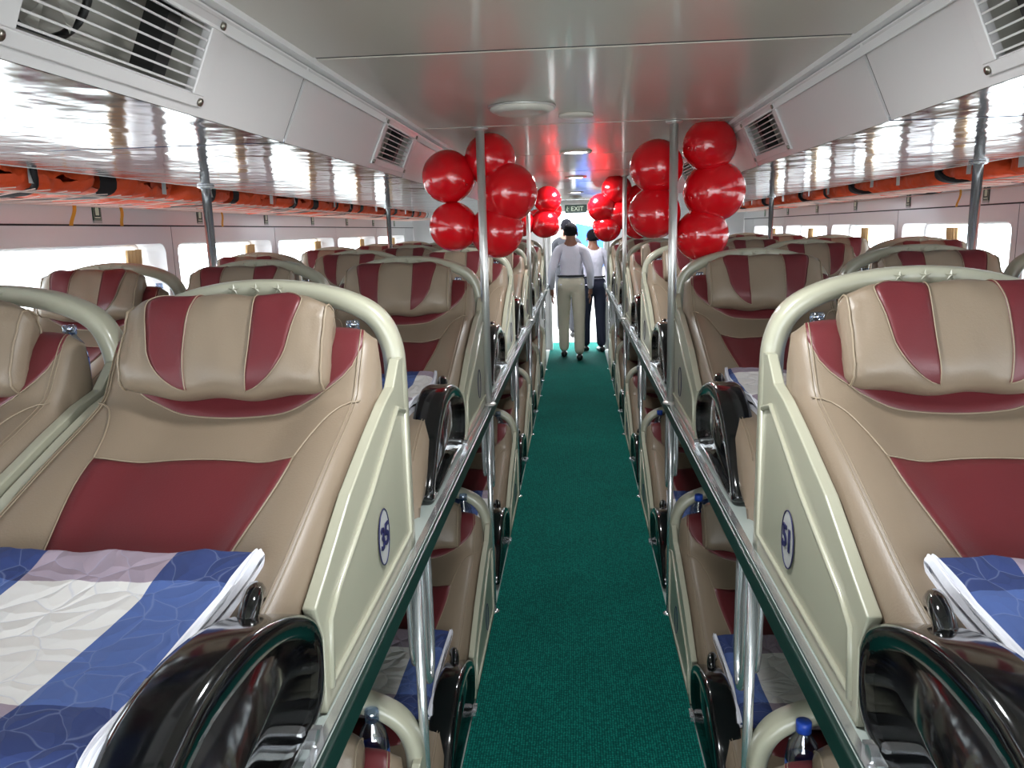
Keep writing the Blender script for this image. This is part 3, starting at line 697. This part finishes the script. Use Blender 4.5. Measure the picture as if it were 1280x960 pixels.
for s, nm in ((-1, 'left'), (1, 'right')):
    for i in range(16):
        y = .2+.62*i+ (.05 if s > 0 else 0)
        if y > 10.6: break
        o = empty('life_jacket', (s*2.02, y, 1.928), f'orange life jacket in the {nm} overhead net rack, {ORD[i]} counted from the camera end', 'life jacket', 'life jackets in the overhead racks')
        o.rotation_euler = (random.uniform(-.04, .04), random.uniform(-.03, .03), random.uniform(-.10, .10))
        link('vest_body', JBs[i % 4], o); link('reflective_patch', JR[(0 if s > 0 else 2)+(i % 2)], o)
        if i % 2 == 0: link('end_strap', JE, o); link('crossed_strap', JD, o)
        elif i % 3 == 0: link('strap', JS, o)
    # net rack
    t = empty('net_rack', (s*2.02, 4.7, 1.862), f'cord net rack along the {nm} wall holding the life jackets', 'rack')
    mb = MB()
    for i in range(64):
        y = -5.0+i*.165
        mb.tube([(-.26, y, .0), (-.1, y+.08, -.004), (.1, y+.16, .0), (.26, y+.24, .012)], .0018, 4); mb.tube([(-.26, y+.24, .0), (.0, y+.12, -.004), (.26, y, .012)], .0018, 4)
    o = mb.build('net_cord', 'net', t); o['kind'] = 'stuff'
    for x in (-.26, .26): MB().tube([(x, -6, 0), (x, 6.2, 0)], .003, 8).build('rack_rail', 'net', t, True)
    # hanging yellow ribbons
    for i, (y, dy) in enumerate(((3.42, -.03), (3.78, .01), (4.9, .02))):
        if s > 0 and i < 2: continue
        def f(a, b, dy=dy): return Vector((s*0+.006*math.sin(a*5), (b-.5)*.028+dy*a, -.10*a))
        o = MB().grid(f, 6, 2).build('hanging_ribbon', 'yellow', None, True); o.location = (s*2.23, y, 1.872)
        tag(o, f'yellow ribbon strap hanging from the {nm} life jacket net, ' + ['leftmost of the left wall', 'second, right of the sign', 'nearer the outer pole'][i], 'strap')
    # wall signs
    for i in range(7):
        y = (3.69 if s < 0 else 3.68)+1.055*i
        t = empty('life_jacket_sign', (s*(WALL-.003), y, 1.845), f'small dark green life jacket sign on the {nm} wall, ' + ['nearest', 'second', 'third', 'fourth', 'fifth', 'sixth', 'farthest'][i], 'sign', 'life jacket signs along the walls')
        MB().box((0, 0, 0), (.004, .068, .10)).build('sign_plate', 'sign', t)
        MB().box((-s*.0005, 0, -.052), (.0035, .068, .012)).build('white_strip', 'plate', t)
        V = [(-s*.003, yy, zz) for yy, zz in ((-.014, -.022), (.014, -.022), (.016, .008), (.008, .02), (.004, .014), (-.004, .014), (-.008, .02), (-.016, .008))]
        n = len(V); mb = MB().add(V, [tuple(range(n))]); mb.lathe([(.007, 0), (.007, .0006)], (-s*.0035, 0, .031), 12, 'X')
        mb.add([(-s*.003, yy, zz) for yy, zz in ((-.022, -.036), (.022, -.036), (.022, -.030), (-.022, -.030))], [(0, 1, 2, 3)])
        for (y0_, y1_, z0_, z1_) in ((-.028, .028, .042, .0435), (-.028, .028, -.0435, -.042), (-.0285, -.027, -.0435, .0435), (.027, .0285, -.0435, .0435)):
            mb.add([(-s*.003, a_, b_) for a_, b_ in ((y0_, z0_), (y1_, z0_), (y1_, z1_), (y0_, z1_))], [(0, 1, 2, 3)])
        mb.build('vest_symbol', 'signpale', t)
# exit sign
t = empty('exit_sign', (.0, YF-.03, 1.975), 'dark green exit sign above the far doorway', 'sign')
bevel(MB().box((0, 0, 0), (.30, .02, .115)).build('sign_box', 'sign', t), .004)
me = text_mesh('EXIT', .085, 'signpale', .001, .001)
for v in me.vertices: v.co = Vector((v.co.x+.02, -.0125-v.co.z, v.co.y))
link('lettering', me, t)
mb = MB().lathe([(.008, 0), (.008, .001)], (-.115, -.0115, .025), 12, 'Y'); mb.tube([(-.115, -.011, .012), (-.12, -.011, -.01), (-.105, -.011, -.035)], .004, 6); mb.tube([(-.12, -.011, -.01), (-.135, -.011, -.03)], .004, 6); mb.tube([(-.095, -.011, .005), (-.115, -.011, .01), (-.133, -.011, -.002)], .003, 6)
mb.build('running_figure', 'signpale', t)

# ================================================================== balloons
def balloon_me():
    pr = []
    for k in range(25):
        a = math.pi*k/24; z = -math.cos(a); r = math.sin(a)
        if z < 0: z *= 1.10; r *= (1-.06*(-z))
        pr.append((max(r, .004), z))
    return MB().lathe(pr, n=32).me('balloon_skin', 'balloon', True)
BM = balloon_me(); KM = MB().lathe([(.02, -1.09), (.045, -1.12), (.03, -1.15), (.075, -1.20), (.06, -1.205)], n=12).me('knot', 'balloon', True)
def balloon(x, y, z, r, px, py, label, group):
    o = empty('balloon', (x, y, z), label, 'balloon', group); link('balloon_skin', BM, o); link('knot', KM, o)
    d = Vector((x-px, y-py, random.uniform(-.02, .08)))
    o.rotation_euler = Vector((d.x, d.y, d.z+.001)).to_track_quat('Z', 'Y').to_euler(); o.scale = (r, r, r); return o
def behind(x, y, z, r, y2):     # push a balloon centre back past its pole
    y2 += random.uniform(-.008, .03); k = y2/y; return x*k, y2, 1.70+(z-1.70)*k, r*k
A = 'balloon cluster on the nearest left aisle pole'; B = 'balloon cluster on the nearest right aisle pole'
for (x, y, z, r, lb) in ((-.503, 3.16, 1.915, .103, 'left middle balloon'), (-.348, 3.27, 1.985, .105, 'top balloon'), (-.262, 3.10, 1.845, .112, 'right middle balloon'), (-.50, 3.24, 1.722, .10, 'lower left balloon'), (-.322, 3.20, 1.70, .108, 'lower right balloon')):
    x, y, z, r = behind(x, y, z, r, 3.33)
    balloon(x, y, z, r, -.377, 3.2, 'red '+lb+' of the cluster on the nearest left pole', A)
for (x, y, z, r, lb) in ((.505, 3.15, 2.0, .100, 'topmost balloon'), (.315, 3.24, 1.935, .105, 'upper left balloon'), (.505, 3.02, 1.825, .112, 'right middle balloon'), (.305, 3.20, 1.755, .102, 'lower left balloon'), (.49, 3.20, 1.665, .104, 'lowest balloon')):
    x, y, z, r = behind(x, y, z, r, 3.33)
    balloon(x, y, z, r, .377, 3.2, 'red '+lb+' of the cluster on the nearest right pole', B)
for i, (x, y, z, r) in enumerate(((-.22, 6.25, 1.93, .105), (-.25, 6.40, 1.75, .115), (-.43, 6.3, 1.76, .11), (-.47, 6.3, 1.95, .11))):
    x, y, z, r = behind(x, y, z, r, 6.45)
    balloon(x, y, z, r, -.377, 6.32, 'red '+['upper right', 'lower right', 'lower left', 'upper left'][i]+' balloon of the cluster on the second left pole', 'balloon cluster on the second left aisle pole')
for i, (x, y, z, r) in enumerate(((.31, 6.2, 1.99, .115), (.20, 6.35, 1.86, .11), (.33, 6.1, 1.80, .112), (.24, 6.3, 1.70, .105), (.49, 6.3, 1.92, .11), (.48, 6.3, 1.72, .11))):
    x, y, z, r = behind(x, y, z, r, 6.45)
    balloon(x, y, z, r, .377, 6.32, 'red '+['topmost', 'left upper', 'front middle', 'left lower', 'right upper', 'right lower'][i]+' balloon of the cluster on the second right pole', 'balloon cluster on the second right aisle pole')
for s, nm in ((-1, 'left'), (1, 'right')):
    for i, (x, z) in enumerate(((.27, 1.92), (.30, 1.73), (.46, 1.83))):
        balloon(s*x, 9.35, z, .11, s*.377, 9.44, f'red {["upper", "lower", "outer"][i]} balloon of the farthest {nm} cluster', f'farthest {nm} balloon cluster')

# ================================================================== people
def skin(name, verts, edges, radii, mt, parent, lv=2):
    me = bpy.data.meshes.new(name); me.from_pydata(verts, edges, []); o = link(name, me, parent); me.materials.append(M[mt])
    md = o.modifiers.new('skin', 'SKIN'); md.use_smooth_shade = True
    for i, r in enumerate(radii):
        rr = r if isinstance(r, tuple) else (r, r); me.skin_vertices[0].data[i].radius = rr
    me.skin_vertices[0].data[0].use_root = True
    sb = o.modifiers.new('sub', 'SUBSURF'); sb.levels = lv; sb.render_levels = lv; return o
def ellipsoid(mb, c, r, n=16, m_=10, cut=None):
    pr = []
    V = []; F = []
    for i in range(m_+1):
        a = math.pi*i/m_
        for k in range(n):
            b = 2*math.pi*k/n; V.append((c[0]+r[0]*math.sin(a)*math.cos(b), c[1]+r[1]*math.sin(a)*math.sin(b), c[2]+r[2]*math.cos(a)))
    F = [(i*n+k, i*n+(k+1) % n, (i+1)*n+(k+1) % n, (i+1)*n+k) for i in range(m_) for k in range(n)]
    return mb.add(V, F)
def person(loc, rz, sc_, label, shirt, trous, stride=.16, arms=((-.03, .02), (.02, .02)), hat=None):
    t = empty('person', loc, label, 'person'); t.rotation_euler = (0, 0, rz); t.scale = (sc_,)*3
    # faces +y ; feet: left forward/back by stride
    fl, fr = stride/2, -stride/2
    J = dict(pel=(0, 0, .95), wa=(0, .01, 1.08), ch=(0, .0, 1.28), nb=(0, -.005, 1.45), nk=(0, .01, 1.52), hd=(0, .03, 1.61), ht=(0, .02, 1.68),
             shl=(-.165, -.005, 1.40), ell=(-.245, -.02+arms[0][0], 1.14), wrl=(-.25, .05+arms[0][1], .90), hal=(-.245, .07+arms[0][1], .81),
             shr=(.165, -.005, 1.40), elr=(.245, -.02+arms[1][0], 1.14), wrr=(.25, .05+arms[1][1], .90), har=(.245, .07+arms[1][1], .81),
             hil=(-.09, 0, .90), knl=(-.10, fl*.6+.03, .50), anl=(-.10, fl, .09), tol=(-.11, fl+.14, .04), hir=(.09, 0, .90), knr=(.10, fr*.6+.03, .50), anr=(.10, fr, .09), tor=(.11, fr+.14, .04))
    K = list(J); E = [('pel', 'wa'), ('wa', 'ch'), ('ch', 'nb'), ('nb', 'nk'), ('nk', 'hd'), ('hd', 'ht'), ('nb', 'shl'), ('shl', 'ell'), ('ell', 'wrl'), ('wrl', 'hal'), ('nb', 'shr'), ('shr', 'elr'), ('elr', 'wrr'), ('wrr', 'har'),
                      ('pel', 'hil'), ('hil', 'knl'), ('knl', 'anl'), ('anl', 'tol'), ('pel', 'hir'), ('hir', 'knr'), ('knr', 'anr'), ('anr', 'tor')]
    RB = dict(pel=(.14, .10), wa=(.12, .09), ch=(.14, .10), nb=(.09, .07), nk=.055, hd=(.075, .09), ht=(.06, .07), shl=.05, ell=.038, wrl=.026, hal=.035, shr=.05, elr=.038, wrr=.026, har=.035, hil=.07, knl=.052, anl=.035, tol=.03, hir=.07, knr=.052, anr=.035, tor=.03)
    body = skin('body', [J[k] for k in K], [(K.index(a), K.index(b)) for a, b in E], [RB[k] for k in K], 'skin', t, 2)
    # face, ears and fingers
    mb = MB(); ellipsoid(mb, (0, .115, 1.60), (.014, .02, .02)); ellipsoid(mb, (-.082, .02, 1.60), (.012, .02, .03)); ellipsoid(mb, (.082, .02, 1.60), (.012, .02, .03)); mb.build('ears_and_nose', 'skin', body, True)
    mb = MB()
    for sx in (-1, 1): ellipsoid(mb, (sx*.032, .098, 1.62), (.011, .008, .007))
    mb.build('eyes', 'hair', body, True)
    for sx, hk in ((-1, 'hal'), (1, 'har')):
        h = Vector(J[hk]); mb = MB()
        for q in range(4):
            L_ = (.07, .08, .076, .06)[q]; y = h.y-.03+.02*q
            mb.tube(cr([(h.x, y, h.z), (h.x+sx*.004, y, h.z-.04), (h.x-sx*.012, y+.003, h.z-.03-L_)], 4), [.0095]*6+[.009, .008, .006], 6)
        mb.tube([(h.x-sx*.005, h.y+.03, h.z+.02), (h.x-sx*.015, h.y+.055, h.z-.015), (h.x-sx*.02, h.y+.055, h.z-.045)], [.011, .0095, .007], 6)
        mb.build('fingers', 'skin', body, True)
    # shirt
    ks = ['wa', 'ch', 'nb', 'shl', 'ell', 'wrl', 'shr', 'elr', 'wrr', 'pel', 'col']
    JJ = dict(J); JJ['col'] = (0, 0, 1.50); JJ['pel'] = (0, 0, .97)
    RS = dict(wa=(.145, .105), ch=(.175, .125), nb=(.115, .085), shl=(.066, .07), ell=.056, wrl=.042, shr=(.066, .07), elr=.056, wrr=.042, pel=(.10, .07), col=.062)
    skin('shirt', [JJ[k] for k in ks], [(ks.index(a), ks.index(b)) for a, b in (('wa', 'pel'), ('wa', 'ch'), ('ch', 'nb'), ('nb', 'col'), ('nb', 'shl'), ('shl', 'ell'), ('ell', 'wrl'), ('nb', 'shr'), ('shr', 'elr'), ('elr', 'wrr'))], [RS[k] for k in ks], shirt, t)
    ks = ['pel', 'wst', 'hil', 'knl', 'anl', 'hir', 'knr', 'anr']; JJ = dict(J); JJ['pel'] = (0, 0, .92); JJ['wst'] = (0, 0, 1.10); JJ['anl'] = (J['anl'][0], J['anl'][1], .07); JJ['anr'] = (J['anr'][0], J['anr'][1], .07)
    RT = dict(pel=(.18, .135), wst=(.19, .145), hil=(.10, .11), knl=.078, anl=.07, hir=(.10, .11), knr=.078, anr=.07)
    skin('trousers', [JJ[k] for k in ks], [(ks.index(a), ks.index(b)) for a, b in (('pel', 'wst'), ('pel', 'hil'), ('hil', 'knl'), ('knl', 'anl'), ('pel', 'hir'), ('hir', 'knr'), ('knr', 'anr'))], [RT[k] for k in ks], trous, t)
    n = 28; MB().tube([(.160*math.cos(2*math.pi*k/n), .124*math.sin(2*math.pi*k/n), 1.075) for k in range(n)], .014, 8, True).build('belt', 'darkcloth', t, True)
    for a in ('l', 'r'):
        an = Vector(J['an'+a]); mb = MB(); mb.tube(cr([(an.x, an.y-.07, .045), (an.x, an.y-.02, .05), (an.x, an.y+.08, .04), (an.x, an.y+.18, .03)], 4), [.032, .036, .04, .042, .043, .043, .044, .044, .044, .042, .038, .03, .016], 12)
        for i, v in enumerate(mb.v): mb.v[i] = (v[0], v[1], max(v[2], .004))
        mb.build('shoe', 'shoe', t, True)
    mb = MB(); ellipsoid(mb, (0, .012, 1.645), (.088, .108, .098)); 
    mb.v = [(v[0], min(v[1], .075+.0*v[2]), max(v[2], 1.575 if v[1] < .03 else 1.63)) for v in mb.v]
    mb.build('hair', 'hair', t, True)
    return t
person((-.07, 10.35, .008), .0, 1.02, 'person walking away in a pale shirt and khaki trousers on the green carpet', 'shirt', 'khaki', .30, ((-.06, .06), (-.02, .10)))
p2 = person((.23, 10.93, .008), .25, .97, 'person in a white top and dark trousers at the right of the far doorway', 'shirt', 'navy', .12)
person((-.15, 12.6, .0), -.2, 1.07, 'person in dark clothes standing beyond the far doorway', 'darkcloth', 'darkcloth', .1)
# bag held by the second person
mb = MB(); mb.grid(lambda a, b: Vector((.08*(.6+.4*math.sin(a*3.0))*sgp(math.cos(2*math.pi*b), .8), .055*(.5+.5*math.sin(a*3.0))*math.sin(2*math.pi*b), -.24*a)), 10, 20)
bg_ = mb.build('plastic_bag', 'bag', None, True); bg_.location = (.02, 10.82, .80); tag(bg_, 'white plastic bag in the hand of the person at the doorway', 'bag')
# blue tarp canopy panel outside
t = empty('blue_tarpaulin', (.26, 13.6, 1.1), 'blue tarpaulin screen standing outside the far doorway', 'tarpaulin')
MB().grid(lambda a, b: Vector((-.26+.62*a, .03*math.sin(a*14), .70-.14*a*(1-b)-.75*b)), 20, 6).build('sheet', 'bluetarp', t, True)
for x in (-.26, .36): MB().tube([(x, .02, -1.1), (x, .02, .70 if x < 0 else .58)], .014, 8).build('pole', 'steel', t, True)
